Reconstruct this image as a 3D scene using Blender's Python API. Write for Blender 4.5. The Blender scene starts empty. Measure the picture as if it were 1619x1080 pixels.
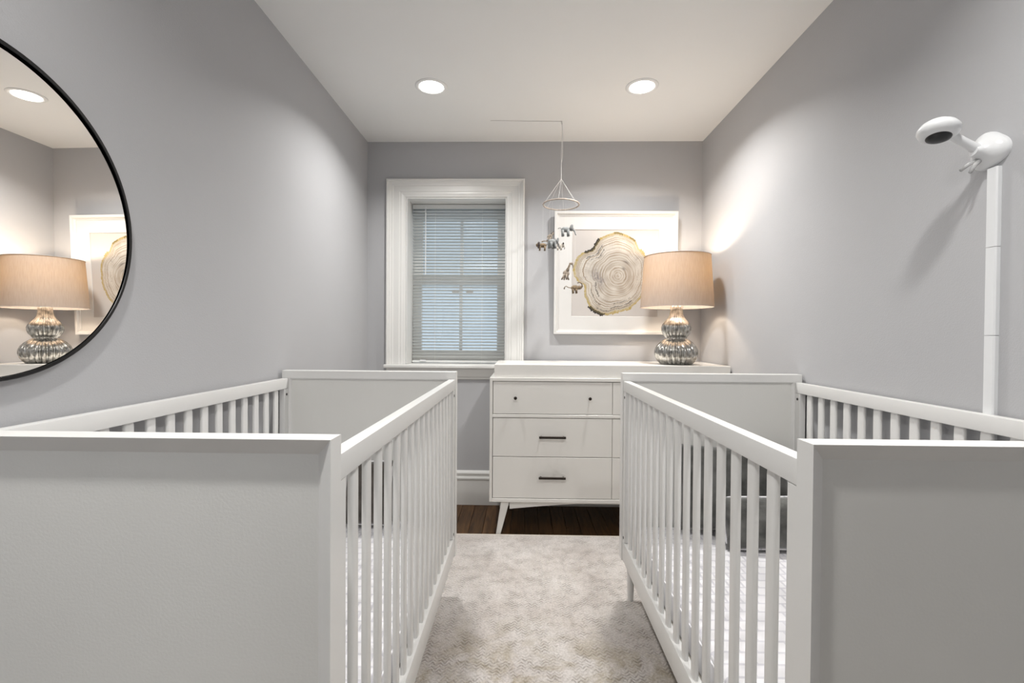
import bpy, bmesh, math, random
from mathutils import Matrix, Vector, noise
random.seed(7)
PI = math.pi
S = bpy.context.scene
C = bpy.context.collection

# ------------------------------------------------------------------ camera
H = 1.1415
YAW, PIT, ROL = 0.0220, -0.0122, -0.0065
cam_d = bpy.data.cameras.new('camera')
cam_d.sensor_width = 36.0
cam_d.lens = 753.13 / 1619 * 36.0
cam_d.clip_start = 0.02
cam = bpy.data.objects.new('camera', cam_d)
C.objects.link(cam)
def rot_m():
    cy, sy, cp, sp, cr, sr = math.cos(YAW), math.sin(YAW), math.cos(PIT), math.sin(PIT), math.cos(ROL), math.sin(ROL)
    Y = Matrix(((cy, -sy, 0), (sy, cy, 0), (0, 0, 1)))
    P = Matrix(((1, 0, 0), (0, cp, -sp), (0, sp, cp)))
    R = Matrix(((cr, 0, sr), (0, 1, 0), (-sr, 0, cr)))
    return Y @ P @ R
M3 = rot_m()
r_, f_, u_ = M3.col[0], M3.col[1], M3.col[2]
cam.matrix_world = Matrix(((r_[0], u_[0], -f_[0], 0), (r_[1], u_[1], -f_[1], 0), (r_[2], u_[2], -f_[2], H), (0, 0, 0, 1)))
S.camera = cam

# ------------------------------------------------------------------ world, exposure
W = bpy.data.worlds.new('world')
S.world = W
W.use_nodes = True
bg = W.node_tree.nodes['Background']
bg.inputs[0].default_value = (0.60, 0.69, 0.80, 1)
bg.inputs[1].default_value = 0.95
S.view_settings.view_transform = 'Standard'
S.view_settings.look = 'None'
S.view_settings.exposure = 0.42
S.view_settings.gamma = 1.0
S.view_settings.use_curve_mapping = False
DOWN_W = 8.4        # each recessed downlight
SPOT_A = 138
FILL_E = 52.0  # glow of the added light behind the camera
LENS_E = 10.0
LAMP_E = 165.0

# ------------------------------------------------------------------ materials
def mat(name, col, rough=0.5, metal=0.0, spec=0.5, bump=0.0, bscale=200.0, var=0.0, vscale=3.0, sheen=0.0, coat=0.0):
    m = bpy.data.materials.new(name)
    m.use_nodes = True
    nt = m.node_tree
    b = nt.nodes['Principled BSDF']
    b.inputs['Base Color'].default_value = (*col, 1)
    b.inputs['Roughness'].default_value = rough
    b.inputs['Metallic'].default_value = metal
    b.inputs['Specular IOR Level'].default_value = spec
    b.inputs['Sheen Weight'].default_value = sheen
    b.inputs['Coat Weight'].default_value = coat
    tc = nt.nodes.new('ShaderNodeTexCoord')
    n = nt.nodes.new('ShaderNodeTexNoise')
    n.inputs['Scale'].default_value = vscale
    n.inputs['Detail'].default_value = 4
    nt.links.new(tc.outputs['Object'], n.inputs['Vector'])
    r = nt.nodes.new('ShaderNodeValToRGB')
    r.color_ramp.elements[0].position = 0.35
    r.color_ramp.elements[1].position = 0.65
    r.color_ramp.elements[0].color = (*[c * (1 - var) for c in col], 1)
    r.color_ramp.elements[1].color = (*[min(1, c * (1 + var)) for c in col], 1)
    nt.links.new(n.outputs['Fac'], r.inputs['Fac'])
    nt.links.new(r.outputs['Color'], b.inputs['Base Color'])
    if bump > 0:
        n2 = nt.nodes.new('ShaderNodeTexNoise')
        n2.inputs['Scale'].default_value = bscale
        n2.inputs['Detail'].default_value = 3
        nt.links.new(tc.outputs['Object'], n2.inputs['Vector'])
        bp = nt.nodes.new('ShaderNodeBump')
        bp.inputs['Strength'].default_value = bump
        bp.inputs['Distance'].default_value = 0.002
        nt.links.new(n2.outputs['Fac'], bp.inputs['Height'])
        nt.links.new(bp.outputs['Normal'], b.inputs['Normal'])
    return m
def emis(name, col, st):
    m = bpy.data.materials.new(name)
    m.use_nodes = True
    nt = m.node_tree
    nt.nodes.clear()
    e = nt.nodes.new('ShaderNodeEmission')
    e.inputs[0].default_value = (*col, 1)
    e.inputs[1].default_value = st
    o = nt.nodes.new('ShaderNodeOutputMaterial')
    nt.links.new(e.outputs[0], o.inputs[0])
    return m

m_wall = mat('grey_wall_paint', (0.485, 0.486, 0.50), 0.7, bump=0.25, bscale=260, var=0.012, vscale=2.0, spec=0.3)
m_ceil = mat('ceiling_paint', (0.88, 0.88, 0.87), 0.85, bump=0.1, bscale=200, var=0.006, spec=0.2)
m_trim = mat('white_trim_paint', (0.78, 0.775, 0.755), 0.32, bump=0.05, bscale=120, var=0.01)
m_crib = mat('white_crib_lacquer', (0.765, 0.76, 0.745), 0.30, bump=0.06, bscale=160, var=0.01)
m_panel = mat('crib_panel_lacquer', (0.72, 0.715, 0.69), 0.34, bump=0.12, bscale=220, var=0.02, vscale=2.5)
m_drs = mat('white_dresser_lacquer', (0.76, 0.745, 0.715), 0.3, bump=0.04, bscale=150, var=0.01)
m_shadowgap = mat('dark_joint', (0.12, 0.11, 0.10), 0.8)
m_handle = mat('dark_bronze_metal', (0.035, 0.027, 0.022), 0.38, metal=0.7)
m_black = mat('black_metal_frame', (0.008, 0.008, 0.009), 0.35, metal=0.3)
m_bolt = mat('dark_bolt', (0.05, 0.05, 0.05), 0.4, metal=0.8)
m_plast = mat('white_plastic', (0.80, 0.81, 0.82), 0.28, var=0.004)
m_lensblk = mat('black_camera_lens', (0.004, 0.004, 0.005), 0.3)
m_blind = mat('white_aluminium_slat', (0.74, 0.755, 0.745), 0.38, var=0.01)
m_cord = mat('white_cord', (0.8, 0.79, 0.77), 0.7)
m_frame = mat('white_picture_frame', (0.72, 0.71, 0.695), 0.35, var=0.006)
m_mat = mat('white_mat_board', (0.68, 0.67, 0.655), 0.85, bump=0.05, bscale=400)
m_sheet = mat('white_crib_sheet', (0.80, 0.79, 0.81), 0.9, sheen=0.2)
m_chrome = mat('brushed_nickel', (0.75, 0.72, 0.66), 0.25, metal=1.0)
m_elegrey = mat('grey_felt', (0.22, 0.23, 0.23), 0.95, var=0.25, vscale=60, sheen=0.4)
m_pale = mat('cream_felt', (0.60, 0.55, 0.49), 0.95, var=0.15, vscale=60, sheen=0.4)
m_brown = mat('brown_felt', (0.19, 0.135, 0.08), 0.95, var=0.4, vscale=90, sheen=0.4)
m_tan = mat('tan_felt', (0.30, 0.25, 0.20), 0.95, var=0.3, vscale=90, sheen=0.4)
m_dkfelt = mat('dark_brown_felt', (0.05, 0.035, 0.03), 0.95, sheen=0.3)
m_ply = mat('mattress_platform', (0.5, 0.47, 0.42), 0.6)
m_ringw = mat('pale_wood_ring', (0.42, 0.36, 0.31), 0.6, var=0.15, vscale=40)
m_lens = emis('downlight_lens_glow', (1.0, 0.97, 0.92), LENS_E)
m_bulb = emis('bulb_glow', (1.0, 0.83, 0.64), LAMP_E)
m_fill = emis('fill_light_glow', (0.96, 0.985, 1.0), FILL_E)

# quilted grid on the sheet
def quilt(m):
    nt = m.node_tree
    b = nt.nodes['Principled BSDF']
    tc = nt.nodes.new('ShaderNodeTexCoord')
    br = nt.nodes.new('ShaderNodeTexBrick')
    br.offset = 0.5
    br.inputs['Scale'].default_value = 10
    br.inputs['Mortar Size'].default_value = 0.04
    br.inputs['Brick Width'].default_value = 0.45
    br.inputs['Row Height'].default_value = 0.45
    br.inputs['Color1'].default_value = (0.82, 0.81, 0.83, 1)
    br.inputs['Color2'].default_value = (0.74, 0.73, 0.76, 1)
    br.inputs['Mortar'].default_value = (0.62, 0.61, 0.65, 1)
    nt.links.new(tc.outputs['Object'], br.inputs['Vector'])
    nt.links.new(br.outputs['Color'], b.inputs['Base Color'])
quilt(m_sheet)

# dark oak planks
m_wood = bpy.data.materials.new('dark_oak_floor')
m_wood.use_nodes = True
nt = m_wood.node_tree
b = nt.nodes['Principled BSDF']
b.inputs['Roughness'].default_value = 0.42
b.inputs['Specular IOR Level'].default_value = 0.25
tc = nt.nodes.new('ShaderNodeTexCoord')
mp = nt.nodes.new('ShaderNodeMapping')
mp.inputs['Scale'].default_value = (26, 2.2, 20)
oi = nt.nodes.new('ShaderNodeObjectInfo')
ad = nt.nodes.new('ShaderNodeVectorMath')
ad.operation = 'ADD'
cmb = nt.nodes.new('ShaderNodeCombineXYZ')
ml = nt.nodes.new('ShaderNodeMath'); ml.operation = 'MULTIPLY'; ml.inputs[1].default_value = 30
nt.links.new(oi.outputs['Random'], ml.inputs[0])
nt.links.new(ml.outputs[0], cmb.inputs[1])
nt.links.new(tc.outputs['Object'], ad.inputs[0])
nt.links.new(cmb.outputs[0], ad.inputs[1])
nt.links.new(ad.outputs[0], mp.inputs['Vector'])
nz = nt.nodes.new('ShaderNodeTexNoise')
nz.inputs['Scale'].default_value = 1.6; nz.inputs['Detail'].default_value = 8; nz.inputs['Roughness'].default_value = 0.65
nz.inputs['Distortion'].default_value = 1.2
nt.links.new(mp.outputs[0], nz.inputs['Vector'])
cr = nt.nodes.new('ShaderNodeValToRGB')
cr.color_ramp.elements[0].position = 0.32; cr.color_ramp.elements[0].color = (0.018, 0.007, 0.002, 1)
cr.color_ramp.elements[1].position = 0.72; cr.color_ramp.elements[1].color = (0.135, 0.065, 0.022, 1)
nt.links.new(nz.outputs['Fac'], cr.inputs['Fac'])
hs = nt.nodes.new('ShaderNodeHueSaturation')
mr = nt.nodes.new('ShaderNodeMapRange')
mr.inputs[3].default_value = 0.7; mr.inputs[4].default_value = 1.25
nt.links.new(oi.outputs['Random'], mr.inputs[0])
nt.links.new(mr.outputs[0], hs.inputs['Value'])
nt.links.new(cr.outputs[0], hs.inputs['Color'])
nt.links.new(hs.outputs[0], b.inputs['Base Color'])

# rug: pale with distressed herringbone-like weave and taupe / olive patches
m_rug = bpy.data.materials.new('distressed_woven_rug')
m_rug.use_nodes = True
nt = m_rug.node_tree
b = nt.nodes['Principled BSDF']
b.inputs['Roughness'].default_value = 0.95
b.inputs['Sheen Weight'].default_value = 0.25
tc = nt.nodes.new('ShaderNodeTexCoord')
def nse(scale, det=4, rough=0.55, dist=0.0, vec=None):
    n = nt.nodes.new('ShaderNodeTexNoise')
    n.inputs['Scale'].default_value = scale; n.inputs['Detail'].default_value = det
    n.inputs['Roughness'].default_value = rough; n.inputs['Distortion'].default_value = dist
    nt.links.new(vec or tc.outputs['Object'], n.inputs['Vector'])
    return n.outputs['Fac']
def ramp(fac, p0, c0, p1, c1):
    r = nt.nodes.new('ShaderNodeValToRGB')
    r.color_ramp.elements[0].position = p0; r.color_ramp.elements[0].color = (*c0, 1)
    r.color_ramp.elements[1].position = p1; r.color_ramp.elements[1].color = (*c1, 1)
    nt.links.new(fac, r.inputs['Fac'])
    return r.outputs['Color']
def mix(fac, a, bb, mode='MIX'):
    x = nt.nodes.new('ShaderNodeMix'); x.data_type = 'RGBA'; x.blend_type = mode
    if hasattr(fac, 'links') or hasattr(fac, 'is_linked'): nt.links.new(fac, x.inputs[0])
    else: x.inputs[0].default_value = fac
    for v, i in ((a, 6), (bb, 7)):
        if isinstance(v, tuple): x.inputs[i].default_value = (*v, 1)
        else: nt.links.new(v, x.inputs[i])
    return x.outputs[2]
base = ramp(nse(3.0, 5), 0.35, (0.50, 0.455, 0.43), 0.6, (0.62, 0.585, 0.565))
# olive patches, stronger from mid-rug towards the near end
patch = ramp(nse(6.5, 7, 0.7, 0.8), 0.45, (0, 0, 0), 0.62, (1, 1, 1))
sep = nt.nodes.new('ShaderNodeSeparateXYZ'); nt.links.new(tc.outputs['Object'], sep.inputs[0])
mr2 = nt.nodes.new('ShaderNodeMapRange'); mr2.inputs[1].default_value = 0.75; mr2.inputs[2].default_value = 0.2
mr2.inputs[3].default_value = 0.06; mr2.inputs[4].default_value = 0.9
nt.links.new(sep.outputs[1], mr2.inputs[0])
pm = nt.nodes.new('ShaderNodeMath'); pm.operation = 'MULTIPLY'
nt.links.new(patch, pm.inputs[0]); nt.links.new(mr2.outputs[0], pm.inputs[1])
c1 = mix(pm.outputs[0], base, (0.29, 0.235, 0.135))
# chevron weave: zig-zag ribs running along the rug
def mnode(op, a, b=None):
    m = nt.nodes.new('ShaderNodeMath'); m.operation = op
    for i_, v in ((0, a), (1, b)):
        if v is None: continue
        if isinstance(v, (int, float)): m.inputs[i_].default_value = v
        else: nt.links.new(v, m.inputs[i_])
    return m.outputs[0]
zig = mnode('PINGPONG', mnode('MULTIPLY', sep.outputs[0], 1.0), 0.014)
jit = mnode('MULTIPLY', nse(30, 3), 0.022)
ph = mnode('ADD', mnode('ADD', sep.outputs[1], zig), jit)
rib = mnode('ADD', mnode('MULTIPLY', mnode('SINE', mnode('MULTIPLY', ph, 2 * PI / 0.0165)), 0.5), 0.5)
keep = ramp(nse(16, 4, 0.7), 0.40, (0.15, 0.15, 0.15), 0.62, (1, 1, 1))
ribk = mnode('MULTIPLY', rib, keep)
weave = ramp(ribk, 0.25, (1, 1, 1), 0.95, (0.50, 0.48, 0.45))
c2 = mix(0.75, c1, weave, 'MULTIPLY')
speck = ramp(nse(140, 2), 0.40, (0.78, 0.77, 0.76), 0.6, (1.05, 1.05, 1.05))
c3 = mix(0.7, c2, speck, 'MULTIPLY')
nt.links.new(c3, b.inputs['Base Color'])
bp = nt.nodes.new('ShaderNodeBump'); bp.inputs['Strength'].default_value = 0.7; bp.inputs['Distance'].default_value = 0.004
mm = nt.nodes.new('ShaderNodeMath'); mm.operation = 'ADD'
nt.links.new(mnode('MULTIPLY', ribk, -0.8), mm.inputs[0]); nt.links.new(nse(90, 3), mm.inputs[1])
nt.links.new(mm.outputs[0], bp.inputs['Height'])
nt.links.new(bp.outputs['Normal'], b.inputs['Normal'])
m_bind = mat('cream_rug_binding', (0.62, 0.57, 0.50), 0.9, bump=0.3, bscale=300)

# grey faux fur / knit
m_fur = mat('grey_plush', (0.085, 0.085, 0.08), 1.0, bump=1.0, bscale=60, var=0.5, vscale=14, sheen=0.5)
m_fur2 = mat('dark_taupe_plush', (0.07, 0.06, 0.052), 1.0, bump=1.0, bscale=60, var=0.4, vscale=18, sheen=0.4)

# window glass (thin pane)
def thin_glass(name, tint, refl=0.12):
    m = bpy.data.materials.new(name); m.use_nodes = True
    nt = m.node_tree; nt.nodes.clear()
    o = nt.nodes.new('ShaderNodeOutputMaterial')
    t = nt.nodes.new('ShaderNodeBsdfTransparent'); t.inputs[0].default_value = (*tint, 1)
    g = nt.nodes.new('ShaderNodeBsdfGlossy'); g.inputs[1].default_value = 0.01
    x = nt.nodes.new('ShaderNodeMixShader'); x.inputs[0].default_value = refl
    nt.links.new(t.outputs[0], x.inputs[1]); nt.links.new(g.outputs[0], x.inputs[2]); nt.links.new(x.outputs[0], o.inputs[0])
    return m
m_glass = thin_glass('window_glass', (0.92, 0.96, 0.97), 0.10)
m_clear = mat('clear_plastic_clip', (0.85, 0.85, 0.85), 0.15)
m_clear.node_tree.nodes['Principled BSDF'].inputs['Transmission Weight'].default_value = 0.6

m_mirror = mat('mirror_silver', (0.93, 0.92, 0.90), 0.0, metal=1.0)

# lamp shade fabric
m_shade = bpy.data.materials.new('shade_fabric'); m_shade.use_nodes = True
nt = m_shade.node_tree; nt.nodes.clear()
o = nt.nodes.new('ShaderNodeOutputMaterial')
d = nt.nodes.new('ShaderNodeBsdfDiffuse'); d.inputs[0].default_value = (0.56, 0.50, 0.45, 1)
t = nt.nodes.new('ShaderNodeBsdfTranslucent'); t.inputs[0].default_value = (0.58, 0.33, 0.08, 1)
tc = nt.nodes.new('ShaderNodeTexCoord'); mp = nt.nodes.new('ShaderNodeMapping'); mp.inputs['Scale'].default_value = (60, 60, 3)
nz = nt.nodes.new('ShaderNodeTexNoise'); nz.inputs['Scale'].default_value = 4; nz.inputs['Detail'].default_value = 5
rr = nt.nodes.new('ShaderNodeValToRGB')
rr.color_ramp.elements[0].position = 0.3; rr.color_ramp.elements[0].color = (0.37, 0.325, 0.30, 1)
rr.color_ramp.elements[1].position = 0.7; rr.color_ramp.elements[1].color = (0.43, 0.385, 0.355, 1)
nt.links.new(tc.outputs['Object'], mp.inputs[0]); nt.links.new(mp.outputs[0], nz.inputs['Vector']); nt.links.new(nz.outputs['Fac'], rr.inputs[0]); nt.links.new(rr.outputs[0], d.inputs[0])
x = nt.nodes.new('ShaderNodeMixShader'); x.inputs[0].default_value = 0.085
nt.links.new(d.outputs[0], x.inputs[1]); nt.links.new(t.outputs[0], x.inputs[2]); nt.links.new(x.outputs[0], o.inputs[0])
m_shadein = mat('shade_lining', (0.85, 0.82, 0.76), 0.7)

# mercury glass
m_merc = bpy.data.materials.new('mercury_glass'); m_merc.use_nodes = True
nt = m_merc.node_tree; b = nt.nodes['Principled BSDF']
b.inputs['Metallic'].default_value = 1.0; b.inputs['Roughness'].default_value = 0.12
tc = nt.nodes.new('ShaderNodeTexCoord')
n1 = nt.nodes.new('ShaderNodeTexNoise'); n1.inputs['Scale'].default_value = 45; n1.inputs['Detail'].default_value = 5
nt.links.new(tc.outputs['Object'], n1.inputs['Vector'])
r1 = nt.nodes.new('ShaderNodeValToRGB')
r1.color_ramp.elements[0].position = 0.35; r1.color_ramp.elements[0].color = (0.27, 0.26, 0.24, 1)
r1.color_ramp.elements[1].position = 0.62; r1.color_ramp.elements[1].color = (0.60, 0.59, 0.56, 1)
nt.links.new(n1.outputs['Fac'], r1.inputs[0]); nt.links.new(r1.outputs[0], b.inputs['Base Color'])
r2 = nt.nodes.new('ShaderNodeMapRange'); r2.inputs[3].default_value = 0.3; r2.inputs[4].default_value = 0.06
nt.links.new(n1.outputs['Fac'], r2.inputs[0]); nt.links.new(r2.outputs[0], b.inputs['Roughness'])

# vertex colour print
m_print = bpy.data.materials.new('art_print'); m_print.use_nodes = True
nt = m_print.node_tree; b = nt.nodes['Principled BSDF']; b.inputs['Roughness'].default_value = 0.8
vc = nt.nodes.new('ShaderNodeVertexColor'); vc.layer_name = 'ink'
nt.links.new(vc.outputs[0], b.inputs['Base Color'])

# ------------------------------------------------------------------ helpers
def newbm():
    return bmesh.new()
def add_box(bm, x0, x1, y0, y1, z0, z1, bev=0.0, seg=1):
    vs = [bm.verts.new((x, y, z)) for x in (x0, x1) for y in (y0, y1) for z in (z0, z1)]
    fs = [(0, 1, 3, 2), (4, 6, 7, 5), (0, 4, 5, 1), (2, 3, 7, 6), (0, 2, 6, 4), (1, 5, 7, 3)]
    ff = [bm.faces.new([vs[i] for i in f]) for f in fs]
    if bev > 0:
        es = {e for f in ff for e in f.edges}
        bmesh.ops.bevel(bm, geom=list(es), offset=bev, segments=seg, profile=0.6, affect='EDGES')
def add_tube(bm, pts, rad, n=10, closed=False):
    pts = [Vector(p) for p in pts]
    rs = rad if isinstance(rad, (list, tuple)) else [rad] * len(pts)
    rings = []
    N = len(pts)
    up = Vector((0.13, 0.21, 1)).normalized()
    for i, p in enumerate(pts):
        a = pts[(i - 1) % N] if (i > 0 or closed) else p
        c = pts[(i + 1) % N] if (i < N - 1 or closed) else p
        d = (c - a).normalized()
        s = d.cross(up)
        if s.length < 0.05: s = d.cross(Vector((1, 0, 0)))
        s.normalize(); t = d.cross(s).normalized()
        rings.append([bm.verts.new(p + (s * math.cos(2 * PI * k / n) + t * math.sin(2 * PI * k / n)) * rs[i]) for k in range(n)])
    for i in range(N if closed else N - 1):
        A, B = rings[i], rings[(i + 1) % N]
        for k in range(n):
            bm.faces.new((A[k], A[(k + 1) % n], B[(k + 1) % n], B[k]))
    if not closed:
        bm.faces.new(list(reversed(rings[0]))); bm.faces.new(rings[-1])
def add_lathe(bm, prof, n=32, flute=0, famp=0.0, cap=True, axis='Z', org=(0, 0, 0)):
    rings = []
    for r, z in prof:
        ring = []
        for k in range(n):
            a = 2 * PI * k / n
            rr = r * (1 - famp * (1 - abs(math.cos(flute * a / 2)))) if flute else r
            p = (rr * math.cos(a), rr * math.sin(a), z)
            if axis == 'X': p = (p[2], p[0], p[1])
            if axis == 'Y': p = (p[0], p[2], p[1])
            ring.append(bm.verts.new((p[0] + org[0], p[1] + org[1], p[2] + org[2])))
        rings.append(ring)
    for A, B in zip(rings, rings[1:]):
        for k in range(n):
            bm.faces.new((A[k], A[(k + 1) % n], B[(k + 1) % n], B[k]))
    if cap:
        bm.faces.new(list(reversed(rings[0]))); bm.faces.new(rings[-1])
def add_ell(bm, c, r, rot=None, sub=2):
    ret = bmesh.ops.create_icosphere(bm, subdivisions=sub, radius=1.0)
    m = Matrix.Translation(c) @ (rot.to_4x4() if rot else Matrix.Identity(4)) @ Matrix.Diagonal((*r, 1))
    bmesh.ops.transform(bm, matrix=m, verts=ret['verts'])
def add_prism(bm, poly, axis, a0, a1):
    """poly: list of 2D points in the plane across `axis`."""
    def P(p, a):
        if axis == 'X': return (a, p[0], p[1])
        if axis == 'Y': return (p[0], a, p[1])
        return (p[0], p[1], a)
    A = [bm.verts.new(P(p, a0)) for p in poly]
    B = [bm.verts.new(P(p, a1)) for p in poly]
    n = len(poly)
    for k in range(n):
        bm.faces.new((A[k], A[(k + 1) % n], B[(k + 1) % n], B[k]))
    bm.faces.new(list(reversed(A))); bm.faces.new(B)
def obj(name, bm, m, parent=None, smooth=False, label=None):
    bmesh.ops.recalc_face_normals(bm, faces=bm.faces[:])
    me = bpy.data.meshes.new(name)
    bm.to_mesh(me); bm.free()
    me.materials.append(m)
    o = bpy.data.objects.new(name, me)
    C.objects.link(o)
    if parent: o.parent = parent
    if smooth:
        for p in me.polygons: p.use_smooth = True
        if smooth == 'angle':
            me.set_sharp_from_angle(angle=math.radians(40))
    if label: o['label'] = label
    return o
def empty(name, loc, label=None, cat=None, group=None, rotz=0):
    o = bpy.data.objects.new(name, None)
    o.empty_display_size = 0.05
    C.objects.link(o); o.location = loc; o.rotation_euler = (0, 0, rotz)
    tag(o, label, cat, group)
    return o
def tag(o, label=None, cat=None, group=None, kind=None):
    if label: o['label'] = label
    if cat: o['category'] = cat
    if group: o['group'] = group
    if kind: o['kind'] = kind
    return o
def struct(name, bm, m, parent=None, smooth=False):
    o = obj(name, bm, m, parent, smooth)
    if not parent: o['kind'] = 'structure'
    return o
def box(name, x0, x1, y0, y1, z0, z1, m, parent=None, bev=0.0, seg=1, label=None):
    bm = newbm(); add_box(bm, x0, x1, y0, y1, z0, z1, bev, seg)
    return obj(name, bm, m, parent, smooth='angle' if seg > 1 else False, label=label)

# ------------------------------------------------------------------ room shell
XL, XR, D, ZC = -1.0519, 1.187, 3.2032, 2.44
YN = -1.30                       # wall behind the camera
WT = 0.30
# window opening in the back wall
OX0, OX1, OZ0, OZ1 = -0.787, -0.114, 0.930, 2.066
b_ = newbm(); add_box(b_, XL - 0.15, XR + 0.15, YN - 0.15, D + WT, -0.12, -0.018)
floor = struct('floor', b_, m_shadowgap)
b_ = newbm(); add_box(b_, XL - 0.15, XR + 0.15, YN - 0.15, D + WT, ZC, ZC + 0.12)
ceiling = struct('ceiling', b_, m_ceil)
b_ = newbm(); add_box(b_, XL - 0.15, XL, YN - 0.15, D, -0.018, ZC)
struct('wall_left', b_, m_wall)
b_ = newbm(); add_box(b_, XR, XR + 0.15, YN - 0.15, D, -0.018, ZC)
struct('wall_right', b_, m_wall)
# added doorway and hall behind the camera, opening shaped to aim the fill light
DO0, DO1, DOZ, YF = -0.86, 0.40, 2.08, -0.06
b_ = newbm(); add_box(b_, XL, DO0, YF - 0.12, YF, -0.018, ZC); add_box(b_, DO1, XR, YF - 0.12, YF, -0.018, ZC); add_box(b_, DO0, DO1, YF - 0.12, YF, DOZ, ZC)
struct('wall_front', b_, m_wall)
b_ = newbm(); add_box(b_, XL, XR, YN - 0.15, YN, -0.018, ZC)
struct('wall_rear', b_, m_wall)
b_ = newbm()
for a_, c_ in ((DO0 - 0.09, DO0), (DO1, DO1 + 0.09)): add_box(b_, a_, c_, YF, YF + 0.018, 0.0, DOZ + 0.09, 0.003)
add_box(b_, DO0, DO1, YF, YF + 0.018, DOZ, DOZ + 0.09, 0.003)
struct('trim_1', b_, m_trim)
b_ = newbm()
xs = [XL - 0.15, OX0, OX1, XR + 0.15]; zs = [-0.018, OZ0, OZ1, ZC]
for yy in (D, D + WT):
    for i in range(3):
        for j in range(3):
            if i == 1 and j == 1: continue
            b_.faces.new([b_.verts.new(p) for p in ((xs[i], yy, zs[j]), (xs[i + 1], yy, zs[j]), (xs[i + 1], yy, zs[j + 1]), (xs[i], yy, zs[j + 1]))])
for loop in (((OX0, OZ0), (OX1, OZ0), (OX1, OZ1), (OX0, OZ1)), ((xs[0], zs[0]), (xs[3], zs[0]), (xs[3], zs[3]), (xs[0], zs[3]))):
    for k in range(4):
        a, c = loop[k], loop[(k + 1) % 4]
        b_.faces.new([b_.verts.new(p) for p in ((a[0], D, a[1]), (c[0], D, c[1]), (c[0], D + WT, c[1]), (a[0], D + WT, a[1]))])
bmesh.ops.remove_doubles(b_, verts=b_.verts[:], dist=1e-5)
struct('wall_back', b_, m_wall)

# floor planks, laid towards the window
pw = 0.0825
nx = int((XR - XL) / pw) + 1
for i in range(nx):
    x0 = XL + i * pw; x1 = min(x0 + pw, XR)
    y = YN; first = True
    cuts = []
    yy = YN + random.uniform(0.4, 1.1)
    while yy < D - 0.25:
        cuts.append(yy); yy += random.uniform(0.9, 1.7)
    ys = [YN] + cuts + [D]
    for a, c in zip(ys, ys[1:]):
        box('floor_plank', x0 + 0.0008, x1 - 0.0008, a + 0.0008, c - 0.0008, -0.018, random.uniform(-0.0006, 0.0), m_wood, floor, bev=0.0012)

# baseboards: stepped profile, out from the wall
def base_prof(s=1.0):
    return [(0, 0), (0.016, 0), (0.016, 0.158), (0.014, 0.165), (0.020, 0.170), (0.022, 0.180), (0.019, 0.188), (0.010, 0.192),
            (0.009, 0.200), (0.016, 0.206), (0.017, 0.214), (0.012, 0.224), (0.004, 0.230), (0, 0.230)]
b_ = newbm(); add_prism(b_, [(D - a, z) for a, z in base_prof()], 'X', XL + 0.023, XR - 0.023); struct('baseboard_back', b_, m_trim)
b_ = newbm(); add_prism(b_, [(XL + a, z) for a, z in base_prof()], 'Y', YF + 0.02, D); struct('baseboard_left', b_, m_trim)
b_ = newbm(); add_prism(b_, [(XR - a, z) for a, z in base_prof()], 'Y', YF + 0.02, D); struct('baseboard_right', b_, m_trim)

# ------------------------------------------------------------------ window
win = empty('window_1', ((OX0 + OX1) / 2, D, OZ0)); win['kind'] = 'structure'
win.location = (0, 0, 0)
CX0, CX1, CZ1, CZ0 = -0.917, 0.008, 2.184, 0.945
def casing_loops(bm):
    # stepped profile swept round the opening: (inset from outer edge, protrusion)
    prof = [(0, 0), (0, 0.030), (0.004, 0.034), (0.012, 0.034), (0.016, 0.028), (0.026, 0.027), (0.030, 0.023),
            (0.044, 0.021), (0.048, 0.017), (0.085, 0.017), (0.090, 0.013), (0.100, 0.014), (0.112, 0.010), (0.122, 0.009), (0.1265, 0.0)]
    rows = []
    for t, p in prof:
        x0 = CX0 + t; x1 = CX1 - t * 0.96; z1 = CZ1 - t * 0.93
        rows.append([bm.verts.new(v) for v in ((x0, D - p, CZ0), (x0, D - p, z1), (x1, D - p, z1), (x1, D - p, CZ0))])
    for A, B in zip(rows, rows[1:]):
        for k in range(3):
            bm.faces.new((A[k], A[k + 1], B[k + 1], B[k]))
    bm.faces.new([r[0] for r in rows]); bm.faces.new([r[3] for r in rows])
b_ = newbm(); casing_loops(b_); obj('casing', b_, m_trim, win)
jt = 0.006
YS = D + 0.185     # sash plane
bm = newbm()
add_box(bm, OX0, OX0 + jt, D, YS + 0.06, OZ0 + 0.016, OZ1 - jt)
add_box(bm, OX1 - jt, OX1, D, YS + 0.06, OZ0 + 0.016, OZ1 - jt)
add_box(bm, OX0, OX1, D, YS + 0.06, OZ1 - jt, OZ1)
obj('jamb', bm, m_trim, win)
box('sill', CX0 - 0.012, CX1 + 0.012, D - 0.045, D - 0.0005, 0.920, 0.944, m_trim, win, bev=0.006, seg=3)
box('sill_board', OX0 + 0.0005, OX1 - 0.0005, D, YS + 0.06, 0.930, 0.944, m_trim, win)
b_ = newbm()
add_prism(b_, [(D, 0.845), (D - 0.008, 0.845), (D - 0.012, 0.850), (D - 0.012, 0.856), (D - 0.018, 0.866), (D - 0.022, 0.884), (D - 0.026, 0.900), (D - 0.030, 0.920), (D, 0.920)], 'X', CX0 + 0.004, CX1 - 0.004)
obj('apron', b_, m_trim, win)
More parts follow.
